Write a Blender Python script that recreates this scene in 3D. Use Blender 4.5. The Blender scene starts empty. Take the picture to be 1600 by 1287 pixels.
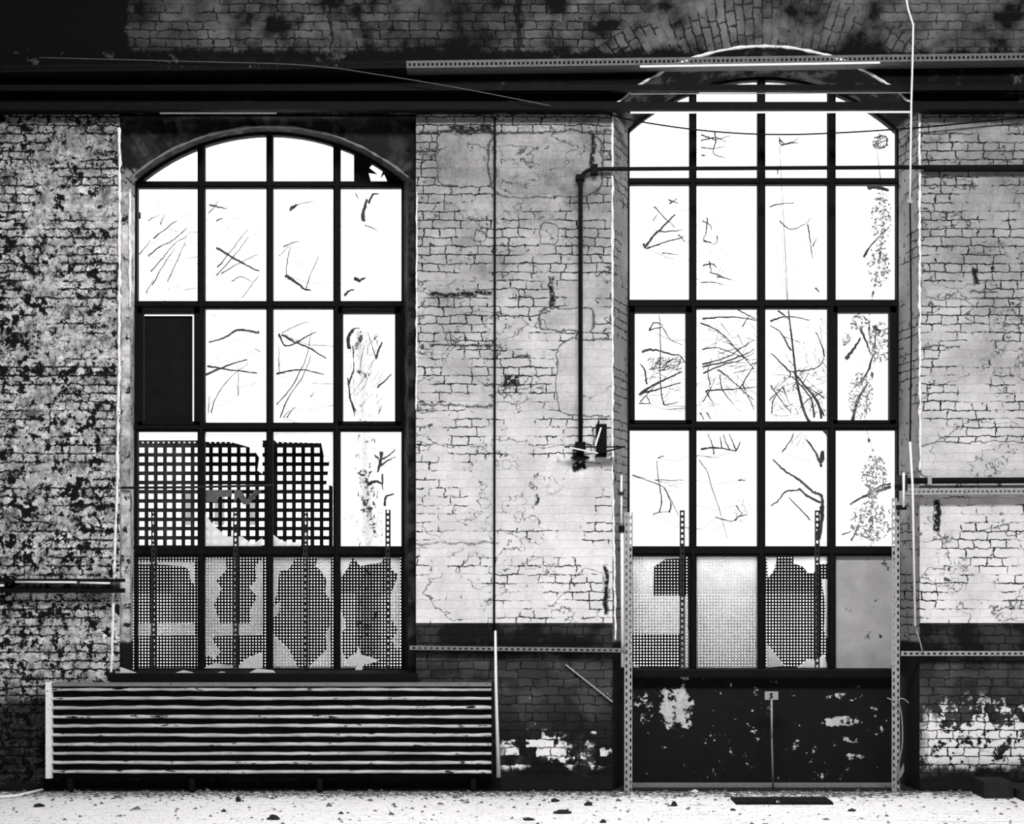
import bpy, math, random
from mathutils import Vector, noise as mnoise
R = random.Random(7)
S = 0.005; D = 12.0; CZ = 1.7
C = bpy.context.scene.collection
sc = bpy.context.scene

def at(px, py, Y=0.0):
    k = S*(D+Y)/D
    return Vector(((px-800)*k, Y, CZ+(895-py)*k))

# ------------------------------------------------------------------ camera
cd = bpy.data.cameras.new('camera'); cam = bpy.data.objects.new('camera', cd); C.objects.link(cam)
cam.location = (0, -D, CZ); cam.rotation_euler = (math.pi/2, 0, 0)
cd.sensor_width = 36; cd.lens = 36*D/8.0; cd.shift_y = (895-643.5)/1600
sc.camera = cam
# ------------------------------------------------------------------ world: overcast white sky
w = bpy.data.worlds.new('world'); sc.world = w; w.use_nodes = True
wt = w.node_tree; wg = wt.nodes.new('ShaderNodeTexCoord'); wz_ = wt.nodes.new('ShaderNodeSeparateXYZ'); wt.links.new(wg.outputs['Generated'], wz_.inputs[0])
def wm(op, a, b):                                # overcast sky: the zenith is brighter than the horizon
    x = wt.nodes.new('ShaderNodeMath'); x.operation = op
    for i, v_ in enumerate((a, b)):
        if isinstance(v_, float): x.inputs[i].default_value = v_
        else: wt.links.new(v_, x.inputs[i])
    return x.outputs[0]
zz = wm('MAXIMUM', wz_.outputs[2], 0.0)
wt.links.new(wm('ADD', wm('MULTIPLY', wm('MULTIPLY', zz, zz), 8.0), 1.4), wt.nodes['Background'].inputs[1])
wt.nodes['Background'].inputs[0].default_value = (1, 1, 1, 1)
sc.view_settings.view_transform = 'Standard'; sc.view_settings.look = 'None'
sc.view_settings.gamma = 1; sc.view_settings.exposure = 0.0; sc.view_settings.use_curve_mapping = False
# ------------------------------------------------------------------ roof lights of the hall (ceiling skylights)
def area(name, loc, sx, sy, power, rot=(0, 0, 0)):
    l = bpy.data.lights.new(name, 'AREA'); l.shape = 'RECTANGLE'; l.size = sx; l.size_y = sy; l.energy = power
    o = bpy.data.objects.new(name, l); C.objects.link(o); o.location = loc; o.rotation_euler = rot
area('skylight_light', (1.2, -6.5, 8.0), 7.0, 1.6, 1650, (math.radians(18), 0, 0))

# ------------------------------------------------------------------ node helper
class G:
    def __init__(s, name):
        s.m = bpy.data.materials.new(name); s.m.use_nodes = True; s.nt = s.m.node_tree
        s.b = s.nt.nodes['Principled BSDF']; s.out = s.nt.nodes['Material Output']
        s.b.inputs['Specular IOR Level'].default_value = 0.03
        s.b.inputs['Roughness'].default_value = 0.85
        g = s.n('ShaderNodeNewGeometry'); s.P = g.outputs['Position']
        sp = s.n('ShaderNodeSeparateXYZ'); s.l(s.P, sp.inputs[0])
        s.X, s.Y, s.Z = (V(s, sp.outputs[i]) for i in range(3))
    def n(s, t, **k):
        x = s.nt.nodes.new(t)
        for a, b in k.items(): setattr(x, a, b)
        return x
    def l(s, a, b): s.nt.links.new(a, b)
    def put(s, v, inp):
        if isinstance(v, V): s.l(v.s, inp)
        else: inp.default_value = v
    def math(s, op, *a, clamp=False):
        x = s.n('ShaderNodeMath', operation=op, use_clamp=clamp)
        for i, v in enumerate(a): s.put(v, x.inputs[i])
        return V(s, x.outputs[0])
    def vec(s, x, y, z=0.0):
        c = s.n('ShaderNodeCombineXYZ')
        for i, v in enumerate((x, y, z)): s.put(v, c.inputs[i])
        return c.outputs[0]
    def noise(s, scale, detail=4, rough=.55, vec=None, sx=1, sz=1, off=0.0):
        t = s.n('ShaderNodeTexNoise'); t.inputs['Scale'].default_value = scale
        t.inputs['Detail'].default_value = detail; t.inputs['Roughness'].default_value = rough
        v = vec if vec is not None else s.vec(s.X*sx+off, s.Y*sx+off*.7, s.Z*sz)
        s.l(v, t.inputs['Vector']); return V(s, t.outputs['Fac'])
    def ss(s, a, b, x):          # smoothstep, a may exceed b
        r = s.n('ShaderNodeMapRange', interpolation_type='SMOOTHSTEP')
        s.put(x, r.inputs[0])
        if a <= b: r.inputs[1].default_value = a; r.inputs[2].default_value = b; r.inputs[3].default_value = 0; r.inputs[4].default_value = 1
        else: r.inputs[1].default_value = b; r.inputs[2].default_value = a; r.inputs[3].default_value = 1; r.inputs[4].default_value = 0
        return V(s, r.outputs[0])
    def mix(s, f, a, b): return (b-a)*f+a if isinstance(b, V) else ((a*-1.0)+b)*f+a if isinstance(a, V) else f*(b-a)+a
    def brick(s, x, z, bw=.225, rh=.0675, mortar=.005, smooth=.35):
        wn = s.n('ShaderNodeTexWhiteNoise', noise_dimensions='1D'); s.l(s.math('FLOOR', z/rh).s, wn.inputs['W'])
        x = x+V(s, wn.outputs['Value'])*bw          # every course starts at its own offset
        t = s.n('ShaderNodeTexBrick'); s.l(s.vec(x, z), t.inputs['Vector'])
        t.inputs['Scale'].default_value = 1; t.inputs['Brick Width'].default_value = bw
        t.inputs['Row Height'].default_value = rh; t.inputs['Mortar Size'].default_value = mortar
        t.inputs['Mortar Smooth'].default_value = smooth
        t.squash = .55; t.squash_frequency = 2
        t.inputs['Color1'].default_value = (0, 0, 0, 1); t.inputs['Color2'].default_value = (1, 1, 1, 1); t.inputs['Mortar'].default_value = (.5, .5, .5, 1)
        return V(s, t.outputs['Fac']), V(s, t.outputs['Color'])
    def done(s, v, h=None, strength=.6, dist=.01, tint=True):
        v = s.math('MAXIMUM', v, 0.004)
        c = s.n('ShaderNodeCombineColor')
        s.l(v.s, c.inputs[0]); s.l((v*(.975)).s, c.inputs[1]); s.l((v*.985).s, c.inputs[2])
        s.l(c.outputs[0], s.b.inputs['Base Color'])
        if h is not None:
            b = s.n('ShaderNodeBump'); b.inputs['Strength'].default_value = strength; b.inputs['Distance'].default_value = dist
            s.l(h.s, b.inputs['Height']); s.l(b.outputs[0], s.b.inputs['Normal'])
        return s.m
class V:
    def __init__(s, g, sock): s.g = g; s.s = sock
    def _o(s, op, o): return s.g.math(op, s, o)
    def __add__(s, o): return s._o('ADD', o)
    __radd__ = __add__
    def __sub__(s, o): return s._o('SUBTRACT', o)
    def __rsub__(s, o): return s.g.math('SUBTRACT', o, s)
    def __mul__(s, o): return s._o('MULTIPLY', o)
    __rmul__ = __mul__
    def __truediv__(s, o): return s._o('DIVIDE', o)
    def abs(s): return s.g.math('ABSOLUTE', s)
    def inv(s): return s.g.math('SUBTRACT', 1.0, s)
    def cl(s): return s.g.math('ADD', s, 0.0, clamp=True)

# ------------------------------------------------------------------ wall material (brickwork, paint, plaster, painted-in shade, dado)
def wall_material(kind):
    g = G('old_brickwork_'+kind)
    X, Z = g.X, g.Z
    n_a = g.noise(9, 3); n_b = g.noise(9, 3, off=31.0); n_c = g.noise(26, 3, off=5.0); n_d = g.noise(26, 3, off=55.)
    wx = (n_a-.5)*.06+(n_c-.5)*.035; wz = (n_b-.5)*.040+(n_d-.5)*.030
    bx, bz = X+wx+g.Y, Z+wz
    u = X*200+800+(n_a-.5)*26+(n_c-.5)*16        # warped coordinates in 5 mm units
    v = Z*-200+1235+(n_b-.5)*26+(n_d-.5)*16
    us = X*200+800+(n_c-.5)*5; vs = Z*-200+1235+(n_d-.5)*5
    up_ = X*200+800+(n_a-.5)*16+(n_c-.5)*5; vp_ = Z*-200+1235+(n_b-.5)*16+(n_d-.5)*5
    def rect(x0, x1, y0, y1, s=5, U=None, W=None):
        U = U or u; W = W or v
        return g.ss(x0-s, x0+s, U)*g.ss(x1+s, x1-s, U)*g.ss(y0-s, y0+s, W)*g.ss(y1+s, y1-s, W)
    def blob(cx, cy, rx, ry, s=.12):
        dx = (up_-cx).abs()-rx*.55; dy = (vp_-cy).abs()-ry*.55
        dx0 = g.math('MAXIMUM', dx, 0.0)/(rx*.45); dy0 = g.math('MAXIMUM', dy, 0.0)/(ry*.45)
        r = g.math('SQRT', dx0*dx0+dy0*dy0); e = 1.6/(.45*min(rx, ry))
        return g.ss(1.02, .98, r), g.ss(e, .2*e, (r-1).abs())
    mor, tone = g.brick(bx, bz, mortar=.0056, smooth=.5)
    mor2, tone2 = g.brick(bx+.03+(n_d-.5)*.09, bz+(n_c-.5)*.045, mortar=.011, smooth=.7)
    # radial bricks over the right arch
    cx, cz = (1191-800)*S, (1235-410)*S
    dx = X-cx; dz = Z-cz; r = g.math('SQRT', dx*dx+dz*dz); th = g.math('ARCTAN2', dx, dz)
    ra, ta = g.brick(r+wx, th*1.85+wz, mortar=.007)
    am = g.ss(178, 174, vs)*g.ss(1.69, 1.70, r)*g.ss(2.12, 2.11, r)*g.ss(-.05, .05, dz-.95)
    cx2, cz2 = (421-800)*S, (1235-525)*S
    dx2 = X-cx2; dz2 = Z-cz2; r2 = g.math('SQRT', dx2*dx2+dz2*dz2); th2 = g.math('ARCTAN2', dx2, dz2)
    ra2, ta2 = g.brick(r2+wx, th2*1.75+wz, mortar=.007)
    am2 = g.ss(1.60, 1.61, r2)*g.ss(1.98, 1.97, r2)*g.ss(.85, .95, dz2)*rect(190, 650, 170, 330, 1, us, vs)
    if kind == 'upper': mor = g.mix(am2, g.mix(am, mor, ra), ra2); tone = g.mix(am2, g.mix(am, tone, ta), ta2)
    if kind == 'reveal': mor = g.mix(am2, mor, ra2); tone = g.mix(am2, tone, ta2)
    big = g.noise(.9, 3, off=3.); mid = g.noise(4.5, 5, .6, off=9.); fine = g.noise(38, 4, .65, off=2.); speck = g.noise(75, 3, .6, off=12.)
    drop = g.noise(3.2, 3, sx=.6, sz=1.4, off=17.)
    gr = g.noise(2.2, 5, .6, off=71.)
    # --- painted bricks: centre and right piers
    zf = g.ss(1.0, 5.2, Z)                             # limewash darker upwards: the light's fall-off is put into the colour
    lines = mor*g.ss(.44, .50, g.mix(zf, drop*.90, drop*1.06)+(n_c-.5)*.25)
    lines = g.math('MAXIMUM', lines, mor*rect(640, 960, 176, 204, 4)); lines = g.math('MAXIMUM', lines, mor*rect(640, 680, 176, 420, 10))
    paint = .60+(mid-.5)*.34+(gr-.5)*.34+(tone-.5)*.035+(fine-.5)*.18-zf*.40
    cont = g.noise(1.5, 6, .55, sx=.8, sz=1.25, off=40.)
    crack = g.ss(.006, .002, (cont-.47).abs())*g.ss(.42, .5, gr)
    cont2 = g.noise(2.6, 5, .6, off=90.)
    crack = g.math('MAXIMUM', crack, g.ss(.006, .002, (cont2-.58).abs())*g.ss(.5, .46, big))
    hole = g.ss(.645, .67, g.noise(9, 5, .65, off=23.))*.9
    lightpier = paint
    pl1, o1 = blob(852, 256, 88, 52); pl2, o2 = blob(728, 248, 46, 44); pl3, o3 = blob(925, 590, 55, 60); pl4, o4 = blob(1525, 720, 90, 30)
    pl5, o5 = blob(885, 500, 42, 18); pl6, o6 = blob(858, 365, 14, 16); pl7, o7 = blob(750, 370, 9, 9); pl8, o8 = blob(830, 770, 100, 55)
    plas = pl1
    for q in (pl2, pl3, pl4, pl5, pl6, pl7, pl8): plas = g.math('MAXIMUM', plas, q)
    outl = o1
    for q in (o2, o3, o4, o5, o6, o7): outl = g.math('MAXIMUM', outl, q)
    lines = lines*plas.inv()
    dark = g.math('MAXIMUM', g.math('MAXIMUM', lines, crack*.8), g.math('MAXIMUM', outl*.8, hole*plas.inv()))
    dark = g.math('MAXIMUM', dark, g.ss(.66, .72, speck)*g.ss(.47, .6, gr)*.8)
    # rust streaks and stains with a shape of their own
    for (x0, x1, y0, y1) in ((858, 866, 430, 480), (1520, 1528, 420, 445), (1458, 1470, 780, 830), (895, 915, 700, 735), (943, 950, 880, 960), (672, 770, 455, 462), (670, 770, 537, 541), (640, 770, 632, 635), (835, 840, 772, 790), (787, 812, 585, 605), (1516, 1560, 455, 458), (655, 780, 204, 209), (775, 958, 204, 207), (700, 770, 196, 206), (922, 930, 207, 262), (1440, 1500, 540, 543), (1445, 1600, 466, 468), (805, 830, 553, 556), (560, 780, 848, 850), (985, 1000, 500, 540)):
        dark = g.math('MAXIMUM', dark, rect(x0, x1, y0, y1, 2, up_, vp_)*g.ss(.36, .46, fine))
    pier = g.mix(dark, lightpier, .012)
    # --- rough unpainted pier on the left
    pit = g.noise(7.5, 6, .66, off=64.); pit2 = g.noise(20, 4, .68, off=33.)
    dens = g.ss(700, 950, v+(mid-.5)*300)*.012+g.ss(60, 0, u)*.01+rect(60, 175, 560, 700, 30)*.02+rect(-50, 60, 350, 600, 30)*.02+rect(100, 185, 740, 880, 20)*.022
    kk = pit*.50+pit2*.34+big*.08+mid*.08
    lump = g.ss(.452, .470, kk-dens)
    t2 = g.noise(7, 5, .65, off=81.)
    leftv = .38+(t2-.5)*1.7+(pit2-.5)*1.2+(tone2-.5)*.10
    leftv = g.math('MAXIMUM', leftv, .10)
    cl2 = g.ss(.020, .006, (g.noise(13, 4, .6, off=47.)-.5).abs())*g.ss(.45, .52, mid)
    cl3 = g.ss(.022, .008, (g.noise(24, 3, .6, off=147.)-.48).abs())*g.ss(.50, .55, t2)
    ll = g.math('MAXIMUM', mor2*g.ss(.45, .49, drop+(n_c-.5)*.3), g.math('MAXIMUM', cl2, cl3))
    ll = g.math('MAXIMUM', ll, lump.inv())
    leftv = g.mix(ll, leftv, .008)
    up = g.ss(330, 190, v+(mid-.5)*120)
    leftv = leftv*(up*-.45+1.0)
    leftv = leftv*(g.ss(1060, 1110, v+(mid-.5)*90)*-.93+1.0)
    # --- reveals and spandrel of the left bay
    rv = g.mix(g.math('MAXIMUM', g.ss(.60, .64, g.noise(14, 5, .65, off=8.)), mor*g.ss(.46, .5, drop)), .36+(mid-.5)*.35, .02)
    ml = rect(180, 240, 290, 1100, 3)
    rv = g.mix(ml, rv, g.mix(g.ss(.56, .59, pit), .36+(t2-.5)*1.3+(pit2-.5)*.6, .02))
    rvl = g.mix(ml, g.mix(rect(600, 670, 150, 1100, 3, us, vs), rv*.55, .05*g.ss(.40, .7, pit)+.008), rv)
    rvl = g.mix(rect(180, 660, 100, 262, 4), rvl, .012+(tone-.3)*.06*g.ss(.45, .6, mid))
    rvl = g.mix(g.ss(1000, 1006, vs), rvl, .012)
    rvl = g.mix(g.ss(182, 172, vs+(n_a-.5)*10), rvl, .010+g.ss(.50, .62, mid)*.07)  # arch soffit darkened: its shade is put into the colour
    # --- upper wall: the shade up here is put into the brick colour
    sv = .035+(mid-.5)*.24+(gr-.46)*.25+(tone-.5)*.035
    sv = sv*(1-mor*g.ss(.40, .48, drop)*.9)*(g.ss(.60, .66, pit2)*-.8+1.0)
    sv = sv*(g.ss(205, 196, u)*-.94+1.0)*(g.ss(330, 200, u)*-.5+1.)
    band = rect(-2000, 3000, 78, 180, 5)  # strip of shade behind the overhead bars, painted into the wall
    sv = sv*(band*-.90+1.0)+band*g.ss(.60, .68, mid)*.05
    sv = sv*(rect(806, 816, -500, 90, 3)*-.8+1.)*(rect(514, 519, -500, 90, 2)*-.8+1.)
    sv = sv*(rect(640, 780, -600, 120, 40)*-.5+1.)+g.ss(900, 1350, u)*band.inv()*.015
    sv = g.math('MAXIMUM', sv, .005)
    # --- dark painted dado with lime bloom where it has peeled
    db = mor*.9
    dv = .012+g.ss(.45, .62, mid)*.035+g.ss(1020, 1030, v)*g.ss(1180, 1060, v)*(.030+(tone-.5)*.03+(gr-.5)*.06)
    peel = g.ss(.54, .56, mid*.35+pit*.45+g.ss(1080, 1190, v)*.13+(tone-.5)*.10)
    peel = g.math('MAXIMUM', peel*g.ss(1040, 1130, v), g.ss(.675, .69, pit)*g.ss(985, 1080, v))
    # right pier: heavier bloom; centre pier: individual bare bricks
    pr = g.ss(.47, .49, pit*.55+pit2*.25+big*.1+g.ss(1060, 1180, v)*.09-mor*.08-.035)*rect(1442, 1640, 1095, 1200, 22)
    pl = g.ss(.52, .56, tone+ (mid-.5)*1.6)*rect(783, 880, 1148, 1205, 10)*g.ss(.36, .44, pit)
    pl = g.math('MAXIMUM', pl, g.ss(.50, .56, tone+(mid-.5)*1.6)*rect(860, 970, 1165, 1200, 8)*g.ss(.46, .5, pit))
    pl = g.math('MAXIMUM', pl, rect(1448, 1462, 1110, 1190, 7)*g.ss(.40, .43, pit))
    peel = g.math('MAXIMUM', peel*rect(783, 970, 1000, 1205, 6)*.9, g.math('MAXIMUM', pr, pl))
    foot = g.ss(1206, 1196, v+(pit-.5)*30)
    dv = g.mix(peel*foot, dv, .70+(mid-.5)*.3)
    dv = g.mix(peel*foot, dv*.7, dv)
    dv = g.mix(db*.95, dv, .006)
    dv = g.mix(g.ss(1205, 1215, v), dv, .010)  # shade along the dado foot, painted in
    h = mor*-.55+fine*.35+mid*.8
    if kind == 'left': val = leftv; h = h+lump*.6
    elif kind == 'pier': val = pier; h = h-dark*.2
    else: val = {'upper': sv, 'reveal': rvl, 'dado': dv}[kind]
    val = g.mix(g.ss(1212, 1224, v), val, .012)  # dark wall foot: shade near the floor put into the colour
    return g.done(val, h, .55, .014)

def simple(name, col, var=.25, scale=20, spots=0.0, rough=.85, metal=0.0, dark=.01, sx=1, sz=1):
    g = G(name)
    nn = g.noise(scale, 5, .6, sx=sx, sz=sz); n2 = g.noise(scale*3, 4, .6, off=7., sx=sx, sz=sz)
    v = ((nn-.5)*(2*var)+1.0)*col
    if spots: v = g.mix(g.ss(1.06-spots-.03, 1.06-spots+.03, n2*.6+nn*.4), v, dark)
    g.b.inputs['Roughness'].default_value = rough; g.b.inputs['Metallic'].default_value = metal
    return g.done(v, n2, .3, .004)

M = {}
WK = ['left', 'pier', 'upper', 'dado', 'reveal']
WM = [wall_material(k) for k in WK]
M['black'] = simple('black_painted_steel', .006, .5, 25, rough=.7)
M['steel'] = simple('grey_galvanised_steel', .27, .35, 22, .46)
M['steel_dark'] = simple('rusted_dark_steel', .022, .6, 25)
M['steel_mid'] = simple('dusty_grey_steel', .16, .5, 25, .45)
M['white'] = simple('chalky_white_paint', .72, .2, 25, .42)
M['plaster'] = simple('white_edge_plaster', .74, .25, 40, .47)
M['board'] = simple('black_board', .008, .5, 9)
M['greyboard'] = simple('grey_weathered_board', .30, .45, 5, .44)
M['bark'] = simple('dark_bark', .02, .6, 40)
M['plaster_dull'] = simple('grimy_edge_plaster', .16, .4, 30, .45)
M['rib'] = simple('pale_rib_metal', .40, .95, 7, .47, sx=.6, sz=2.5, rough=.6)  # pale against the black plate, so lit crests are part of the colouring
M['stone'] = simple('grey_rubble', .10, .6, 40)
M['stone_pale'] = simple('pale_rubble', .5, .4, 40)
M['dark_brick'] = simple('dark_brick', .02, .6, 15)
M['fabric'] = simple('pale_crumpled_paper', .55, .3, 30, .45)
M['ceiling'] = simple('sooty_ceiling', .05, .3, 3)
M['hall'] = simple('hall_plaster', .10, .3, 3)
M['pale_ground'] = simple('snowy_ground', .8, .05, 3)

def mk_panel():
    g = G('ribbed_sheet_metal')
    a = g.noise(3.0, 5, .6, sx=1, sz=3); b = g.noise(30, 5, .65, sx=.35, sz=1.5); c = g.noise(14, 4, off=4., sx=1.2, sz=.25)
    v = .34+(a-.5)*.5+(b-.5)*.35
    v = g.mix(g.ss(.62, .66, b), v, .02)
    v = g.mix(g.ss(.62, .66, c)*.8, v, .02)
    g.b.inputs['Roughness'].default_value = .6
    return g.done(v, b, .4, .004)
M['panel'] = mk_panel()

def mk_floor():
    g = G('dusty_concrete_floor')
    a = g.noise(1.2, 5, .6); b = g.noise(22, 5, .6); c = g.noise(3, 5, .6, vec=g.vec(g.X*.25, g.Y*6)); d = g.noise(60, 4, .7)
    v = .74+(a-.5)*.35+(b-.5)*.35
    v = g.mix(g.ss(.010, .002, (c-.5).abs())*g.ss(.45, .55, a), v, .06)
    near = g.ss(-.55, -.10, g.Y+(g.noise(2.5, 3)-.5)*.25)
    v = g.mix(g.ss(.74, .70, d*.6+b*.4+near.inv()*.0+.20-near*-.0)*0.0+g.ss(.52, .56, d*.5+b*.5+near*.10-.035), v, .035)
    v = g.mix(g.ss(-.10, -.02, g.Y), v, .02)
    return g.done(v, b+d, .5, .01)
M['floor'] = mk_floor()

def mk_birch(name, base, thr):
    g = G(name)
    a = g.noise(9, 5, .65, sx=1.2, sz=.8); b = g.noise(28, 5, .7, off=5.)
    v = g.mix(g.ss(thr, thr+.03, a*.5+b*.5), base+(b-.5)*.5, .03)
    return g.done(v, b, .6, .01)
M['birch'] = mk_birch('birch_bark', .9, .545)
M['pale_bark'] = mk_birch('pale_flaking_bark', .9, .52)

def mk_door():
    g = G('black_peeling_door_panel')
    p = g.noise(9, 6, .68, off=64.); q = g.noise(24, 4, .7, off=3.); 
    u = g.X*200+800; v = g.Z*-200+1235
    def bl(cx, cy, rx, ry):
        dx = (u-cx)/rx; dy = (v-cy)/ry; return g.ss(1.2, .5, g.math('SQRT', dx*dx+dy*dy))
    m = bl(1062, 1110, 32, 42)*.20
    for a in ((1012, 1110, 25, 30, .10), (1330, 1133, 45, 10, .18), (1345, 1163, 16, 6, .14), (1348, 1190, 22, 6, .16), (1120, 1060, 120, 6, .06), (1330, 1097, 60, 10, .07), (1080, 1135, 14, 12, .12)):
        m = g.math('MAXIMUM', m, bl(*a[:4])*a[4])
    k = g.ss(.605, .635, p*.55+q*.45+m*.85)
    val = g.mix(k, .010+(p-.5)*.006, .42+(q-.5)*.6)
    return g.done(val, q, .4, .01)
M['door'] = mk_door()
M['yard_wall'] = simple('pale_render', .62, .15, 3)

def glassmat(name, clear, dust):
    m = bpy.data.materials.new(name); m.use_nodes = True; nt = m.node_tree; nt.nodes.remove(nt.nodes['Principled BSDF'])
    o = nt.nodes['Material Output']; t = nt.nodes.new('ShaderNodeBsdfTransparent'); tr = nt.nodes.new('ShaderNodeBsdfTranslucent')
    df = nt.nodes.new('ShaderNodeBsdfDiffuse'); gl = nt.nodes.new('ShaderNodeBsdfGlossy'); gl.inputs['Roughness'].default_value = .05
    tr.inputs[0].default_value = (dust,)*3+(1,); df.inputs[0].default_value = (dust*.8,)*3+(1,)
    m1 = nt.nodes.new('ShaderNodeMixShader'); m1.inputs[0].default_value = .08; nt.links.new(tr.outputs[0], m1.inputs[1]); nt.links.new(df.outputs[0], m1.inputs[2])
    m3 = nt.nodes.new('ShaderNodeMixShader'); m3.inputs[0].default_value = .05; nt.links.new(m1.outputs[0], m3.inputs[1]); nt.links.new(gl.outputs[0], m3.inputs[2])
    nz = nt.nodes.new('ShaderNodeTexNoise'); nz.inputs['Scale'].default_value = 9; nz.inputs['Detail'].default_value = 6
    ge = nt.nodes.new('ShaderNodeNewGeometry'); nt.links.new(ge.outputs['Position'], nz.inputs['Vector'])
    mr = nt.nodes.new('ShaderNodeMapRange'); mr.inputs[1].default_value = .3; mr.inputs[2].default_value = .7
    e_ = min(.12, (1-clear)*.8); mr.inputs[3].default_value = max(0, 1-clear-e_); mr.inputs[4].default_value = min(1, 1-clear+e_)
    nt.links.new(nz.outputs['Fac'], mr.inputs[0])
    m2 = nt.nodes.new('ShaderNodeMixShader'); nt.links.new(mr.outputs[0], m2.inputs[0]); nt.links.new(t.outputs[0], m2.inputs[1]); nt.links.new(m3.outputs[0], m2.inputs[2])
    nt.links.new(m2.outputs[0], o.inputs[0]); return m
M['glass'] = glassmat('clear_dusty_glass', .985, .6)
M['dust_glass'] = glassmat('dirty_white_glass', .30, .98)
M['film'] = glassmat('milky_glass', .5, .99)

# ------------------------------------------------------------------ mesh helper
class MB:
    def __init__(s): s.v = []; s.f = []; s.fm = []; s.mi = 0
    def add(s, vs, fs):
        k = len(s.v); s.v += [tuple(a) for a in vs]; s.f += [tuple(i+k for i in f) for f in fs]; s.fm += [s.mi]*len(fs); return s
    def quad(s, a, b, c, d): return s.add([a, b, c, d], [(0, 1, 2, 3)])
    def box(s, a, b):
        x0, y0, z0 = a; x1, y1, z1 = b
        return s.add([(x0, y0, z0), (x1, y0, z0), (x1, y1, z0), (x0, y1, z0), (x0, y0, z1), (x1, y0, z1), (x1, y1, z1), (x0, y1, z1)],
                     [(0, 3, 2, 1), (4, 5, 6, 7), (0, 1, 5, 4), (1, 2, 6, 5), (2, 3, 7, 6), (3, 0, 4, 7)])
    def pbox(s, x0, x1, y0, y1, Y, t):            # pixel rectangle at depth Y, t thick
        a = at(x0, y1, Y); b = at(x1, y0, Y)
        return s.box((a.x, Y, a.z), (b.x, Y+t, b.z))
    def prism(s, pts, Y, t):                      # pixel polygon at depth Y
        n = len(pts); P = [at(x, y, Y) for x, y in pts]
        vs = [(p.x, Y, p.z) for p in P]+[(p.x, Y+t, p.z) for p in P]
        return s.add(vs, [tuple(range(n)), tuple(range(2*n-1, n-1, -1))]+[(i, (i+1) % n, n+(i+1) % n, n+i) for i in range(n)])
    def tube(s, pts, r, n=8, jit=0.0):
        pts = [Vector(p) for p in pts]; m = len(pts)
        rs = r if isinstance(r, (list, tuple)) else [r]*m
        vs = []; fs = []; up = None
        for i, p in enumerate(pts):
            d = (pts[min(i+1, m-1)]-pts[max(i-1, 0)]).normalized()
            if up is None:
                up = Vector((0, 0, 1)) if abs(d.z) < .9 else Vector((1, 0, 0))
            a = (up-d*up.dot(d)).normalized(); b = d.cross(a); up = a
            for k in range(n):
                t = 2*math.pi*k/n; rr = rs[i]*(1+jit*(R.random()-.5))
                vs.append(p+a*(math.cos(t)*rr)+b*(math.sin(t)*rr))
        for i in range(m-1):
            for k in range(n):
                fs.append((i*n+k, i*n+(k+1) % n, (i+1)*n+(k+1) % n, (i+1)*n+k))
        fs.append(tuple(range(n-1, -1, -1))); fs.append(tuple(range((m-1)*n, m*n)))
        return s.add(vs, fs)
    def bar(s, p, q, w, t):                       # rectangular bar p->q, w wide in the wall plane, t deep
        p = Vector(p); q = Vector(q); d = (q-p).normalized(); a = Vector((0, 1, 0)).cross(d).normalized()*w/2; b = Vector((0, t/2, 0))
        vs = [p-a-b, p+a-b, p+a+b, p-a+b, q-a-b, q+a-b, q+a+b, q-a+b]
        return s.add(vs, [(0, 3, 2, 1), (4, 5, 6, 7), (0, 1, 5, 4), (1, 2, 6, 5), (2, 3, 7, 6), (3, 0, 4, 7)])
    def build(s, name, mat, parent=None, smooth=False, loc=None):
        me = bpy.data.meshes.new(name); vs = s.v
        if parent is not None: o0 = Vector(parent.location)
        elif loc is not None: o0 = Vector(loc)
        else: o0 = Vector((0, 0, 0))
        me.from_pydata([tuple(Vector(v)-o0) for v in vs], [], s.f); me.materials.append(mat)
        if smooth: me.polygons.foreach_set('use_smooth', [True]*len(me.polygons))
        me.update(); o = bpy.data.objects.new(name, me); C.objects.link(o)
        if parent is not None: o.parent = parent
        elif loc is not None: o.location = loc
        return o
def tag(o, label=None, cat=None, group=None, kind=None):
    for k, x in (('label', label), ('category', cat), ('group', group), ('kind', kind)):
        if x: o[k] = x
    return o
def empty(name, loc=(0, 0, 0), **k):
    o = bpy.data.objects.new(name, None); C.objects.link(o); o.location = loc; o.empty_display_size = .1
    return tag(o, **k)
def arc(cx, cy, r, x0, x1, n=28):                 # points along the top of a circle between two x (pixels)
    out = []
    t0 = math.asin((x0-cx)/r); t1 = math.asin((x1-cx)/r)
    for i in range(n+1):
        t = t0+(t1-t0)*i/n; out.append((cx+r*math.sin(t), cy-r*math.cos(t)))
    return out

# ------------------------------------------------------------------ shell of the hall
TOP = 8.2; XL, XR, YF = -8.5, 8.5, -17.0; TH = .62
LA_S = arc(421, 531, 334, 203, 638)               # left opening in the recessed plane
LA_F = arc(421, 525, 319, 211, 631)               # left opening at the window frame
RA_F0 = arc(1194, 414, 342, 957, 1437)            # right opening on the wall face
RA_F = arc(1192, 435, 315, 981, 1404)             # right opening at the window frame
def W(p, Y): return at(p[0], p[1], Y)
def wp(x, z, Y): return Vector((x, Y, z))
mb = MB()
def col(x0, x1, z0, z1, Y=0): mb.quad(wp(x0, z0, Y), wp(x1, z0, Y), wp(x1, z1, Y), wp(x0, z1, Y))
def X0(px, Y=0): return at(px, 0, Y).x
def Z0(py, Y=0): return at(0, py, Y).z
ZU, ZD = Z0(179), Z0(973)
def colm(x0, x1, z0, z1, k): mb.mi = WK.index(k); col(x0, x1, z0, z1)
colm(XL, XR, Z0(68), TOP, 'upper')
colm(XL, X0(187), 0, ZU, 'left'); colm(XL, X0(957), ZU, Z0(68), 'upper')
colm(X0(187), X0(650), 0, Z0(1062), 'left')
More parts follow.
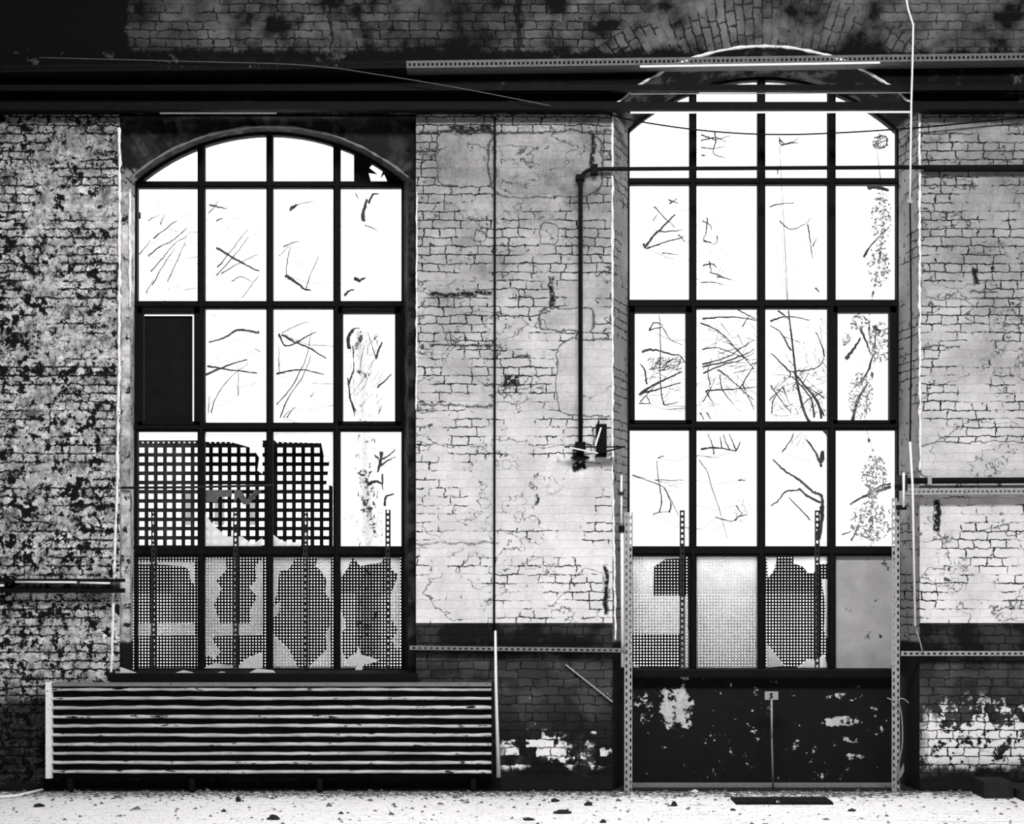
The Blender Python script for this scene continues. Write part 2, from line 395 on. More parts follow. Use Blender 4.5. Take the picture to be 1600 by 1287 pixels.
colm(X0(650), X0(957), ZD, ZU, 'pier'); colm(X0(650), X0(957), 0, ZD, 'dado')
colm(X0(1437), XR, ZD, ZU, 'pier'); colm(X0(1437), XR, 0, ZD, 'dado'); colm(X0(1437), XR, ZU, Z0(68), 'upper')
def over(arcp, Y, ztop):
    for a, b in zip(arcp[:-1], arcp[1:]):
        A, B = W(a, Y), W(b, Y); mb.quad(A, B, wp(B.x, ztop, Y), wp(A.x, ztop, Y))
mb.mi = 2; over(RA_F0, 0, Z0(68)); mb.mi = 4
YS = .13; YW = .42
def ring(P, Q, Ya, Yb):
    for i in range(len(P)-1): mb.quad(W(P[i], Ya), W(P[i+1], Ya), W(Q[i+1], Yb), W(Q[i], Yb))
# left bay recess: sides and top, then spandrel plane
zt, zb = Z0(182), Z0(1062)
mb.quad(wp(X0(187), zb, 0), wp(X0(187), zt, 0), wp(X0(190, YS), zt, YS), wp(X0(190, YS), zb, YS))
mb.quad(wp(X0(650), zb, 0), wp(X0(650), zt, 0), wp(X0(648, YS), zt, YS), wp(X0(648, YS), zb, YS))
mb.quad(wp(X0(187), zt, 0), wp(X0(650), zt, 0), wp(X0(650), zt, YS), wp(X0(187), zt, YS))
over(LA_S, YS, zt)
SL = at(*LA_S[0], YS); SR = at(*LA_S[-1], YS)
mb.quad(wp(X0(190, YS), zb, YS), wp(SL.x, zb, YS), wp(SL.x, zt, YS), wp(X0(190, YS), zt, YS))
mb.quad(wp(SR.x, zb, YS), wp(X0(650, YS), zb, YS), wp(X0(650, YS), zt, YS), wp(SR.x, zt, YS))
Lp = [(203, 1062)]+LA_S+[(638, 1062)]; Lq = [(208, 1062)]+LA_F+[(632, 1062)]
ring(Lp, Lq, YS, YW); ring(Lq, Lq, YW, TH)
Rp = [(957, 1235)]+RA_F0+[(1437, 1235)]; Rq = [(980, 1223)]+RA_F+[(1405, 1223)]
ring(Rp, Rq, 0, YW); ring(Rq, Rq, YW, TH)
# outer face
zo = TOP
def ocol(x0, x1, z0, z1): mb.quad(wp(x0, z0, TH), wp(x0, z1, TH), wp(x1, z1, TH), wp(x1, z0, TH))
lx0, lx1, rx0, rx1 = at(208, 0, TH).x, at(632, 0, TH).x, at(980, 0, TH).x, at(1405, 0, TH).x
ocol(XL, lx0, 0, TOP); ocol(lx1, rx0, 0, TOP); ocol(rx1, XR, 0, TOP); ocol(lx0, lx1, 0, at(0, 1062, TH).z)
over([(208, 283)]+LA_F+[(632, 283)], TH, TOP); over(RA_F, TH, TOP)
wo = tag(mb.build('wall_back', WM[0]), kind='structure')
for m_ in WM[1:]: wo.data.materials.append(m_)
wo.data.polygons.foreach_set('material_index', mb.fm)
fl = MB().box((XL, YF, -.2), (XR, TH, 0)); tag(fl.build('floor', M['floor']), kind='structure')
tag(MB().box((XL, YF, TOP), (XR, TH, TOP+.2)).build('ceiling', M['ceiling']), kind='structure')
tag(MB().box((XL-.3, YF, -.2), (XL, TH, TOP)).build('wall_left', M['hall']), kind='structure')
tag(MB().box((XR, YF, -.2), (XR+.3, TH, TOP)).build('wall_right', M['hall']), kind='structure')
tag(MB().box((XL-.3, YF-.3, -.2), (XR+.3, YF, TOP)).build('wall_front', M['hall']), kind='structure')
og = MB().box((-60, TH+.001, -.25), (60, 120, -.02)); tag(og.build('outdoor_ground', M['pale_ground']), kind='structure')

# chalky plaster edges along the openings
def edge(name, pts, Y, r, mat='plaster'):
    out = []
    for (a, b) in zip(pts[:-1], pts[1:]):
        A, B = at(*a, Y), at(*b, Y); n = max(1, int((B-A).length/.02))
        for i in range(n): out.append(A.lerp(B, i/n))
    out.append(at(*pts[-1], Y))
    q = [p+Vector((mnoise.noise(p*9)*.006+mnoise.noise(p*40)*.004, 0, mnoise.noise(p*11+Vector((5, 5, 5)))*.005)) for p in out]
    rs = [r*(1+.9*mnoise.noise(p*16)) for p in out]
    o = MB().tube(q, rs, 6).build(name, M[mat], smooth=True); tag(o, kind='structure')
edge('trim_1', [(186, 200), (187, 290), (186, 560), (183, 760), (178, 900), (174, 1050)], -.004, .013)
edge('trim_2', [(957, 180), (957, 740), (962, 1000)], -.002, .009)
edge('trim_3', [(1437, 178), (1438, 735)], -.002, .010)
edge('trim_4', [(p[0], p[1]) for p in RA_F0], -.004, .011)
edge('trim_5', [(x, y) for x, y in LA_S], YS-.004, .010, 'plaster_dull')
edge('trim_6', [(651, 300), (651, 560), (650, 640)], 0, .006)
edge('trim_7', [(203, 295), (203, 480)], YS-.003, .011)

# ------------------------------------------------------------------ windows
def window(n, A, cx, cy, r, xl, xr, mull, trans, yb, broken, case, bare=()):
    root = empty('window_%d' % n, at(cx, yb, YW), kind='structure')
    FY, FT = YW+.01, .07
    def ytop(x): return cy-math.sqrt(max(0, r*r-(x-cx)**2))
    # outer frame as a band following the opening
    outer = [(xl, yb)]+[(xl, A[0][1])]+A+[(xr, A[-1][1]), (xr, yb)]
    fr = MB(); wdt = 5
    inn = [(xl+wdt, yb)]+[(xl+wdt, A[0][1]+2)]+[(cx+(x-cx)*(r-wdt)/r, cy+(y-cy)*(r-wdt)/r) for x, y in A]+[(xr-wdt, A[-1][1]+2), (xr-wdt, yb)]
    for i in range(len(outer)-1):
        fr.prism([outer[i], outer[i+1], inn[i+1], inn[i]], FY, FT)
    fr.pbox(xl, xr, yb-6, yb+6, FY, FT)
    fr.build('frame', M['black'], root)
    for x, hw in mull:
        m = MB(); m.pbox(x-hw, x+hw, ytop(x)+1, yb, FY+.005, FT-.01); m.pbox(x-hw*.45, x+hw*.45, ytop(x)+1, yb, FY-.018, .025)
        m.build('mullion', M['black'], root)
    for y, hh in trans:
        m = MB(); m.pbox(xl+1, xr-1, y-hh, y+hh, FY+.002, FT-.006); m.pbox(xl+1, xr-1, y-hh*.4, y+hh*.4, FY-.014, .02)
        m.build('transom', M['black'], root)
    xs = [xl+4]+[m[0] for m in mull]+[xr-4]; ys = [None]+[t[0] for t in trans]+[yb]
    for ri in range(len(ys)-1):
        for ci in range(len(xs)-1):
            if (ri, ci) in broken: continue
            x0, x1 = xs[ci], xs[ci+1]
            if ri == 0:
                pts = [(x0, ys[1]), (x1, ys[1])]+[(x1-(x1-x0)*k/8, max(ytop(x1-(x1-x0)*k/8)+2, 0)) for k in range(9)]
                q = [pts[0], pts[1]]
                for p in pts[2:]:
                    if p[1] < ys[1]-1: q.append(p)
                pts = q
                if len(pts) < 3: continue
            else: pts = [(x0, ys[ri+1]), (x1, ys[ri+1]), (x1, ys[ri]), (x0, ys[ri])]
            MB().prism(pts, FY+.035, .004).build('pane', M['film'] if (ri, ci) in bare else M['glass'], root)
    for (ri, ci) in case:
        x0, x1, y0, y1 = xs[ci], xs[ci+1], ys[ri], ys[ri+1]
        m = MB(); t = 9
        o = 0
        m.pbox(x0+2, x1-2, y0+4, y0+4+9, FY-.02, .08); m.pbox(x0+2, x1-2, y1-4-5, y1-4, FY-.02, .08)
        m.pbox(x0+2, x0+9, y0+4, y1-4, FY-.02, .08); m.pbox(x1-11, x1-2, y0+4, y1-4, FY-.02, .08)
        cf = m.build('casement', M['black'], root)
        MB().pbox((x0+x1)/2-2, (x0+x1)/2+2, y0+10, y0+20, FY-.04, .03).build('latch', M['black'], cf)
    return root, FY
LB = {(4, 1), (4, 2), (4, 3), (3, 1), (3, 2), (4, 0)}
w1, FY = window(1, LA_F, 421, 525, 319, 209, 632, [(314, 5.5), (421, 5), (526, 5.5)], [(288, 5), (476, 6), (667, 7), (862, 9)], 1050, LB | {(0, 3), (3, 3), (2, 0)}, [(2, 0), (2, 3)])
w2, FY = window(2, RA_F, 1192, 435, 315, 979, 1406, [(1083, 5.5), (1190, 6), (1300, 6)], [(283, 5), (475, 7), (665, 7), (861, 8)], 1050, {(4, 0), (4, 2), (4, 3)}, [(2, 0), (2, 3)], bare={(4, 1)})
GY = FY+.035
def shard(root, pts, mat='dust_glass', name='glass_shard', Y=None, t=.004):
    return MB().prism(pts, GY if Y is None else Y, t).build(name, M[mat], root)
# left window, third row: boarded casement; arch corner boarded and broken
shard(w1, [(225.5, 493.5), (300.5, 493.5), (300.5, 668), (225.5, 668)], 'board', 'board', GY, .01)
shard(w1, [(534, 285), (534, 234), (553, 241), (554, 285)], 'glass', 'pane')
shard(w1, [(553, 238), (562, 242), (585, 253), (577, 262), (590, 272), (576, 270), (580, 285), (553, 285)], 'board', 'board', GY, .01)
shard(w1, [(585, 253), (606, 265), (628, 283), (605, 283), (600, 272), (594, 279), (598, 268)], 'board', 'board', GY, .01)
shard(w1, [(606, 283), (612, 279), (630, 284), (630, 287), (606, 287)], 'board', 'board', GY, .01)
# fourth row shards
shard(w1, [(320, 678), (410, 678), (410, 740), (402, 735), (405, 715), (395, 700), (360, 690), (320, 690)])
shard(w1, [(318, 800), (335, 822), (355, 838), (378, 838), (395, 850), (410, 840), (410, 853), (318, 853)])
shard(w1, [(430, 676), (521, 676), (521, 760), (510, 756), (515, 720), (506, 712), (502, 692), (430, 690)])
shard(w1, [(427, 835), (440, 845), (470, 848), (470, 853), (427, 853)])
shard(w1, [(531, 676), (628, 676), (628, 853), (531, 853)], 'glass', 'pane')
# fifth row shards, left window
shard(w1, [(213, 974), (303, 973), (304, 992), (213, 993)], 'film')
shard(w1, [(213, 878), (303, 878), (303, 912), (297, 905), (296, 890), (285, 884), (213, 880)])
shard(w1, [(316, 872), (352, 872), (354, 890), (338, 907), (346, 920), (334, 945), (344, 974), (332, 1000), (345, 1018), (335, 1030), (322, 1022), (316, 1044)], 'film')
shard(w1, [(344, 974), (410, 974), (410, 992), (335, 993)], 'film')
shard(w1, [(410, 872), (398, 886), (402, 905), (389, 918), (402, 932), (391, 952), (392, 974), (411, 974)], 'film')
shard(w1, [(316, 1044), (335, 1036), (372, 1040), (385, 1028), (410, 1018), (410, 1046), (316, 1047)], 'fabric', 'torn_sheet', GY-.02)
shard(w1, [(424, 870), (462, 872), (450, 890), (437, 892), (435, 905), (432, 930), (426, 945)], 'film')
shard(w1, [(424, 985), (436, 1000), (452, 1015), (466, 1044), (424, 1042)], 'film')
shard(w1, [(426, 948), (437, 940), (436, 958), (425, 965)], 'film')
shard(w1, [(496, 870), (517, 870), (517, 940), (508, 925), (510, 905), (500, 890), (493, 885)], 'film')
shard(w1, [(516, 975), (508, 992), (512, 1012), (480, 1044), (517, 1044)], 'film')
shard(w1, [(531, 870), (550, 870), (545, 885), (533, 902)], 'film'); shard(w1, [(550, 870), (600, 870), (597, 878), (563, 884), (553, 873)], 'film')
shard(w1, [(625, 870), (608, 870), (612, 890), (622, 898), (612, 925), (608, 960), (622, 985), (612, 1000), (620, 1015), (625, 1010)], 'film')
shard(w1, [(531, 950), (537, 965), (541, 980), (533, 990), (533, 1012), (540, 1030), (560, 1022), (566, 1030), (562, 1044), (531, 1044)], 'film')
shard(w1, [(540, 1031), (550, 1023), (556, 1021), (560, 1009), (563, 1022), (578, 1026), (592, 1031), (578, 1037), (567, 1038), (565, 1052), (553, 1052), (557, 1040), (540, 1038)], 'fabric', 'torn_sheet', FY-.03)
# fifth row, right window
shard(w2, [(986, 868), (1075, 868), (1060, 872), (1040, 873), (1022, 885), (1021, 931), (1075, 931), (1075, 990), (986, 990)], 'film')
shard(w2, [(986, 1032), (1000, 1043), (986, 1043)], 'film'); shard(w2, [(1064, 990), (1076, 985), (1076, 1044), (1064, 1044)], 'film')
shard(w2, [(1198, 1005), (1212, 1022), (1226, 1040), (1198, 1043)]); shard(w2, [(1245, 1043), (1262, 1030), (1274, 1032), (1288, 1022), (1294, 1043)])
shard(w2, [(1198, 870), (1214, 870), (1210, 890), (1200, 903)])
shard(w2, [(1240, 868), (1294, 868), (1294, 880), (1275, 882), (1272, 895), (1262, 895), (1255, 885), (1240, 880)])
shard(w2, [(1284, 905), (1294, 905), (1294, 1000), (1287, 985), (1290, 950)], 'film')
shard(w2, [(1306, 866), (1400, 866), (1400, 1046), (1306, 1046)], 'greyboard', 'board', GY, .01)

# sills
s1 = MB(); s1.prism([(172, 1052), (652, 1052), (652, 1068), (172, 1068)], -.04, .50)
o = s1.build('trim_8', M['black']); tag(o, kind='structure')
s2 = MB(); s2.pbox(983, 1403, 1047, 1058, .235, .4); o = s2.build('trim_9', M['black']); tag(o, kind='structure')
dp = MB(); dp.pbox(981, 1405, 1050, 1229, .33, .05); tag(dp.build('door_1', M['door']), kind='structure')
ds = MB().box((at(983, 0, .2).x, .18, 0), (at(1400, 0, .2).x, .32, .02)); tag(ds.build('trim_10', M['steel_mid']), kind='structure')

# ------------------------------------------------------------------ safety screens outside the windows
def lattice(name, x0, x1, y0, y1, Y, pitch, bar, label, extra=None, loc=None):
    b = at(x0, y1, Y); t = at(x1, y0, Y); m = MB(); k = S*(D+Y)/D
    n = int((x1-x0)/pitch)+1
    for i in range(n+1):
        x = b.x+i*pitch*k
        if x > t.x: break
        m.box((x-bar*k/2, Y, b.z), (x+bar*k/2, Y+.006, t.z))
    n = int((y1-y0)/pitch)+1
    for i in range(n+1):
        z = t.z-i*pitch*k
        if z < b.z: break
        m.box((b.x, Y+.001, z-bar*k/2), (t.x, Y+.007, z+bar*k/2))
    root = empty(name, ((b.x+t.x)/2, Y, b.z), label=label, cat='screen')
    m.build('mesh_sheet', M['black'], root)
    f = MB(); w_ = .02
    for xx in (b.x, t.x-w_): f.box((xx, Y-.01, 0 if extra is None else b.z), (xx+w_, Y, t.z))
    f.box((b.x, Y-.01, b.z), (t.x, Y, b.z+w_))
    f.build('border', M['black'], root)
    return root, b, t, k
SY = TH+.12
r_, b, t, k = lattice('coarse_grille', 200, 520, 696, 856, SY, 14.4, 6.0, 'coarse black square grille behind the middle panes of the left window', extra=1)
m = MB(); z = Z0(696, SY)                        # top rail with a row of small holes
m.box((b.x, SY, z), (t.x, SY+.008, z+.020)); m.box((b.x, SY, z+.032), (t.x, SY+.008, z+.044))
x = b.x
while x < t.x: m.box((x, SY, z+.02), (x+.030, SY+.008, z+.032)); x += .043
m.build('top_rail', M['black'], r_)
g_ = MB()                                        # board with cut shapes fixed to it
g_.prism([(318, 765), (362, 765), (362, 776), (340, 776), (340, 784), (318, 784)], SY-.02, .008)
g_.prism([(366, 765), (376, 765), (386, 780), (398, 765), (410, 765), (388, 788), (380, 788), (372, 776), (366, 786)], SY-.02, .008)
g_.build('bent_plate', M['stone'], r_)
lattice('fine_mesh_screen', 196, 640, 864, 1062, SY, 4.8, 2.8, 'fine black wire mesh screen behind the bottom panes of the left window')
lattice('fine_mesh_screen', 970, 1300, 864, 1062, SY, 4.8, 2.8, 'fine black wire mesh screen behind the bottom panes of the right window')

# ------------------------------------------------------------------ slotted steel angles
def slotted(name, p, q, width, Y, pitch, mat, label=None, cat='steel angle', group=None, rows=2, flange=.03, hole=.4):
    """perforated strip p->q (pixels), real holes, with a flange turned back to the wall"""
    P, Q = at(*p, Y), at(*q, Y); L = (Q-P).length; d = (Q-P).normalized(); a = Vector((0, 1, 0)).cross(d).normalized()
    wd = width*S; m = MB(); t = .003
    def strip(u0, u1, s0, s1):
        vs = []
        for yy in (0, t):
            for (uu, s_) in ((u0, s0), (u1, s0), (u1, s1), (u0, s1)):
                vs.append(P+d*s_+a*uu+Vector((0, yy, 0)))
        m.add(vs, [(0, 1, 2, 3), (7, 6, 5, 4), (0, 4, 5, 1), (1, 5, 6, 2), (2, 6, 7, 3), (3, 7, 4, 0)])
    n = rows; hw = wd*hole/n
    xs = [-wd/2+(i+.5)*wd/n for i in range(n)]
    edges = [-wd/2]
    for c in xs: edges += [c-hw/2, c+hw/2]
    edges.append(wd/2)
    for i in range(0, len(edges), 2): strip(edges[i], edges[i+1], 0, L)
    N = int(L/(pitch*S))
    for j, c in enumerate(xs):
        for i in range(N+1):
            s0 = i*pitch*S+(pitch*S*.5 if j % 2 else 0); strip(c-hw/2, c+hw/2, s0, min(L, s0+pitch*S*.5))
    u0 = wd/2
    vs = []
    for (yy, uu) in ((0, u0-t), (flange, u0-t), (flange, u0), (0, u0)):
        vs += [P+a*uu+Vector((0, yy, 0)), P+d*L+a*uu+Vector((0, yy, 0))]
    m.add(vs, [(0, 1, 3, 2), (2, 3, 5, 4), (4, 5, 7, 6), (6, 7, 1, 0), (0, 2, 4, 6), (1, 7, 5, 3)])
    o = m.build(name, mat, loc=tuple(P))
    return tag(o, label, cat, group)
fy = lambda Y: 895+340*D/(D+Y)                  # pixel row of the floor at depth Y
slotted('slotted_post', (982, fy(-.05)), (982, 800), 13, -.05, 11, M['steel'], 'tall perforated pale steel post at the left side of the right window', 'post')
slotted('slotted_post', (1400, fy(-.05)), (1400, 778), 13, -.05, 11, M['steel'], 'tall perforated pale steel post at the right side of the right window', 'post')
for x, y, lab in ((240, 795, 'thin slotted steel upright standing left of all in the left window'), (368, 792, 'thin slotted steel upright in front of the second pane column of the left window'),
                  (477, 800, 'thin slotted steel upright in front of the third pane column of the left window'), (606, 796, 'thin slotted steel upright at the far right of the left window')):
    slotted('slotted_upright', (x, 1052), (x, y), 8, .28, 9, M['steel_dark'], lab, 'upright', rows=1)
for x, lab in ((1066, 'dark slotted upright in front of the first pane column of the right window'), (1277, 'dark slotted upright in front of the third pane column of the right window')):
    slotted('slotted_upright', (x, 1047), (x, 797), 8, .25, 9, M['steel_dark'], lab, 'upright', rows=1)
slotted('wall_rail', (640, 1012), (978, 1016), 7, -.06, 9, M['steel_mid'], 'perforated grey rail running along the dark band of the central pier', 'rail', rows=1, flange=.055)
slotted('wall_rail', (1408, 1021), (2200, 1021), 8, -.06, 9, M['steel'], 'perforated pale rail running along the dark band of the right pier', 'rail', rows=1, flange=.055)
slotted('overhead_rail', (635, 101), (2300, 79.5), 12, -.16, 7, M['stone'], 'perforated grey steel rail running along the top over the right window', 'rail', rows=1, flange=.158, hole=.35)
slotted('overhead_rail', (-700, 115), (634, 101), 12, -.16, 7, M['black'], 'perforated steel rail running along the top over the left window, blackened for the dark there', 'rail', rows=1, flange=.158, hole=.35)  # same rail carried on left, blackened to stand for the dark there
# overhead bars
def bar(name, p, q, wpx, Y, t, mat, label, cat):
    o = MB().bar(at(*p, Y), at(*q, Y), wpx*S, t).build(name, mat); return tag(o, label, cat)
bar('steel_bar', (-700, 139), (2300, 138), 9, -.09, .06, M['black'], 'black steel bar crossing the wall just under the perforated overhead rail', 'bar')
bar('steel_bar', (-700, 168), (2300, 167), 12, -.11, .08, M['black'], 'lowest of the dark steel bars crossing above both windows', 'bar')
bar('tube_rod', (1000, 104), (1375, 98), 2.6, -.19, .012, M['white'], 'thin white rod under the perforated overhead rail above the right window', 'rod')
bar('tube_rod', (985, 176), (1422, 175), 2.4, -.13, .012, M['white'], 'thin white rod along the lowest dark bar above the right window', 'rod')
bar('tube_rod', (985, 147), (1425, 145), 1.4, -.13, .008, M['steel_mid'], 'thin grey rod under the middle black bar above the right window', 'rod')
bar('tube_rod', (250, 177), (432, 177), 2, -.15, .01, M['steel_mid'], 'thin grey crusted rod over the arch of the left window', 'rod')
# bracket brackets behind bars hold them to the wall
# ------------------------------------------------------------------ pipes and cables
def smooth_path(pts, n=6):
    P = [Vector(p) for p in pts]; out = []
    for i in range(len(P)-1):
        a, b, c, d = P[max(i-1, 0)], P[i], P[i+1], P[min(i+2, len(P)-1)]
        for k in range(n):
            t = k/n
            out.append(.5*((2*b)+(c-a)*t+(2*a-5*b+4*c-d)*t*t+(3*b-a-3*c+d)*t**3))
    out.append(P[-1]); return out
def tube(name, pts, r, Y, mat, label, cat, curve=True, n=8, parent=None):
    p = [at(a[0], a[1], Y if len(a) < 3 else a[2]) for a in pts]
    if curve: p = smooth_path(p)
    o = MB().tube(p, r, n).build(name, mat, parent, smooth=True)
    return tag(o, label, cat) if label else o
pp = empty('water_pipe', at(907, 705, -.05), label='black pipe rising up the central pier and bending across the right window', cat='pipe')
e = [(907, 712), (907, 290)]+[(907+18*(1-math.cos(t)), 285-20*math.sin(t)) for t in (0, .4, .8, 1.2, 1.571)]+[(945, 264), (2200, 257)]
tube('pipe_run', e, .0165, -.05, M['black'], None, None, False, parent=pp, n=12)
MB().pbox(899, 915, 690, 702, -.08, .06).build('collar', M['black'], pp)
MB().prism([(892, 714), (900, 711), (914, 711), (922, 714), (912, 719), (903, 719)], -.08, .075).build('foot_flange', M['black'], pp)
MB().pbox(900, 914, 272, 280, -.075, .07).build('collar', M['black'], pp)
MB().pbox(924, 934, 256, 271, -.08, .078).build('elbow_cap', M['black'], pp)
MB().tube([at(1445, 263, -.05), at(2200, 262, -.05)], .027, 12).build('thick_section', M['black'], pp, True)
bx = empty('fuse_box', at(940, 712, -.08), label='small black box with a handle beside the foot of the black pipe', cat='box')
MB().pbox(932, 948, 662, 713, -.08, .08).build('body', M['black'], bx)
MB().bar(at(939, 668, -.10), at(930, 697, -.10), .012, .03).build('handle', M['white'], bx)
wb = empty('wall_bracket', at(930, 705, -.12), label='dark and white forked metal bracket sticking out below the black box', cat='bracket')
MB().bar(at(882, 698, -.14), at(977, 698, -.14), .010, .02).build('arm', M['black'], wb)
MB().bar(at(890, 699, -.13), at(934, 708, -.10), .008, .05).build('strut', M['white'], wb)
MB().bar(at(972, 699, -.13), at(934, 708, -.08), .008, .07).build('strut', M['black'], wb)
tube('sagging_cable', [(940, 176), (1000, 190), (1100, 204), (1200, 210), (1300, 208), (1440, 199), (1640, 182), (1900, 186)], .0065, -.06, M['black'], 'black cable sagging across the top of the right window', 'cable')
tube('thin_cable', [(60, 90), (300, 96), (480, 102), (600, 118), (720, 138), (860, 165)], .003, -.19, M['stone'], 'thin grey cable drooping across the dark wall between the two arches', 'cable')
tube('vertical_conduit', [(773, 182), (773, 560), (772, 985)], .0085, -.02, M['black'], 'thin black conduit running down the middle of the central pier', 'conduit', False)
wpn = tube('white_pipe', [(774, 985), (775, 1080), (779, 1214)], [.009, .012, .018], -.07, M['white'], 'short chipped white pipe standing at the right end of the ribbed panel', 'pipe', False, 10)
cdt = empty('crooked_conduit', at(1430, 978, -.22), label='crooked conduit, white above and below and black between, hanging along the right window edge', cat='conduit')
tube('upper_length', [(1413, -20), (1419, 14), (1427, 39), (1426, 90), (1424, 160), (1422, 315)], .0075, -.22, M['white'], None, None, False, parent=cdt)
tube('dark_length', [(1422, 316), (1424, 520), (1422, 690)], .0065, -.22, M['black'], None, None, False, parent=cdt)
tube('lower_length', [(1422, 690), (1426, 760), (1430, 978)], .009, -.22, M['white'], None, None, False, parent=cdt)
MB().pbox(1418, 1426, 311, 317, -.235, .03).build('joint', M['steel'], cdt)
tube('white_conduit_end', [(1431, 982), (1437, 1000), (1442, 1020)], .006, -.1, M['steel'], 'loose pale rod end just below the crooked white conduit', 'rod', False, 6)
wc = empty('white_drain_pipe', at(972, 1000, -.04), label='white pipe with dark joint left of the left perforated post', cat='pipe')
tube('upper_length', [(971, 742), (971, 822)], .008, -.03, M['white'], None, None, False, parent=wc)
tube('lower_length', [(972, 830), (973, 1042)], .013, -.03, M['white'], None, None, False, parent=wc)
MB().pbox(967, 976, 821, 831, -.05, .045).build('joint', M['black'], wc); MB().pbox(966, 975, 768, 773, -.05, .045).build('clip', M['steel_dark'], wc)
# left pier pipes
lp = empty('lamp_batten', at(90, 912, -.1), label='black batten with a white tube lamp on the rough left pier', cat='lamp')
MB().pbox(-500, 191, 904, 909, -.10, .095).build('upper_rail', M['black'], lp); MB().pbox(-500, 191, 919, 926, -.10, .095).build('lower_rail', M['black'], lp)
MB().tube([at(24, 909, -.12), at(120, 909.5, -.12)], .0085, 8).build('tube_lamp', M['white'], lp, True)
MB().tube([at(125, 910, -.12), at(172, 911, -.12)], .0085, 8).build('tube_lamp', M['white'], lp, True)
MB().tube([at(-30, 914, -.12), at(6, 914.5, -.12)], .0085, 8).build('tube_lamp', M['white'], lp, True)
# right pier pipes
tube('wall_pipe', [(1418, 751), (2200, 748)], .024, -.07, M['black'], 'thick dark horizontal pipe on the right pier', 'pipe', False, 12)
MB_ = MB(); MB_.pbox(1450, 1456, 743, 757, -.105, .1); tag(MB_.build('pipe_clamp', M['steel']), 'pale clamp near the end of the thick dark pipe', 'clamp')
slotted('pipe_shelf', (1410, 768), (2200, 766), 11, -.09, 7, M['steel'], 'perforated pale ledge under the thick dark pipe on the right pier', 'rail', rows=1, flange=.085, hole=.28)
vb = empty('tap_fitting', at(1411, 790, -.10), label='dark and white tap fitting at the top of the right perforated post', cat='tap')
MB().pbox(1403, 1418, 742, 766, -.10, .04).build('body', M['steel_dark'], vb); MB().pbox(1402, 1417, 789, 796, -.10, .04).build('clamp', M['black'], vb)
MB().tube([at(1412, 738, -.11), at(1412, 792, -.11)], .010, 8).build('stem', M['white'], vb, True); MB().pbox(1399, 1409, 757, 763, -.13, .03).build('knob', M['black'], vb)
tube('guide_rod', [(181, 762), (300, 761), (426, 758)], .010, .10, M['steel_dark'], 'thin dark rod crossing the left window at the coarse grille', 'rod', False)
tube('hanging_strap', [(1403, 1092), (1409, 1120), (1410, 1160), (1405, 1190), (1402, 1215)], .006, -.09, M['steel_mid'], 'pale strap hanging along the right perforated post', 'strap')
tube('knotted_wire', [(1386, 1090), (1398, 1094), (1410, 1091), (1420, 1098)], .004, -.10, M['steel'], 'short pale wire knotted round the right perforated post', 'wire')
MBl = MB().prism([(1412, 1192), (1413, 1204), (1408, 1214), (1402, 1219), (1406, 1206)], -.09, .006); tag(MBl.build('torn_tape', M['steel_mid']), 'torn grey tape end at the foot of the right perforated post', 'tape')
bar('thin_lath', (884, 1038), (957, 1096), 2.2, -.02, .01, M['steel'], 'thin pale lath slanting on the dark part of the central pier', 'lath')

# ------------------------------------------------------------------ ribbed panel below the left window
rp = empty('ribbed_panel', at(425, 1215, -.12), label='wide horizontally ribbed metal panel below the left window', cat='panel')
PY = -.10
for k in range(10):                              # raised pale ribs; the black sheet stands in for the shade between them
    yc = 1077+k*14.35; zc = at(0, yc, PY).z; xa, xb = at(80, 0, PY).x, at(768, 0, PY).x; m = MB(); nx = 150
    sec = [(.020, .018), (-.004, .018), (-.020, .010), (-.026, .000), (-.020, -.008), (.0, -.013), (.020, -.014)]
    for a_ in range(nx+1):
        x = xa+(xb-xa)*a_/nx; w1_ = mnoise.noise(Vector((x*1.3, k*3.1, 0)))*.004; w2_ = mnoise.noise(Vector((x*9, k*2.3, 4)))*.0025; sc_ = 1+.35*mnoise.noise(Vector((x*6, k*5.1, 9)))
        if k == 0: sc_ *= 1.15
        for (dy_, dz_) in sec: m.v.append((x, PY+dy_*sc_+.004, zc+dz_*.78*sc_+w1_+w2_))
    ns = len(sec)
    for a_ in range(nx):
        for b_ in range(ns-1): m.f.append((a_*ns+b_, a_*ns+b_+1, (a_+1)*ns+b_+1, (a_+1)*ns+b_))
    m.f.append(tuple(range(ns))); m.f.append(tuple(reversed(range(nx*ns, nx*ns+ns))))
    m.build('rib', M['rib'], rp, True)
MB().pbox(80, 768, 1070, 1216, PY+.02, .02).build('shade_back_plate', M['black'], rp)  # black in place of the shade under and between the ribs
MB().pbox(71, 80, 1066, 1216, PY-.035, .11).build('end_strip', M['plaster'], rp)
MB().pbox(768, 771, 1066, 1216, PY-.02, .11).build('end_strip', M['black'], rp)
MB().pbox(80, 768, 1067, 1072, PY-.03, .11).build('top_strip', M['steel_mid'], rp)
for x in (110, 300, 500, 740): 
    a = at(x, 1216, -.09); MB().box((a.x-.02, -.10, 0), (a.x+.02, -.06, a.z)).build('foot', M['black'], rp)

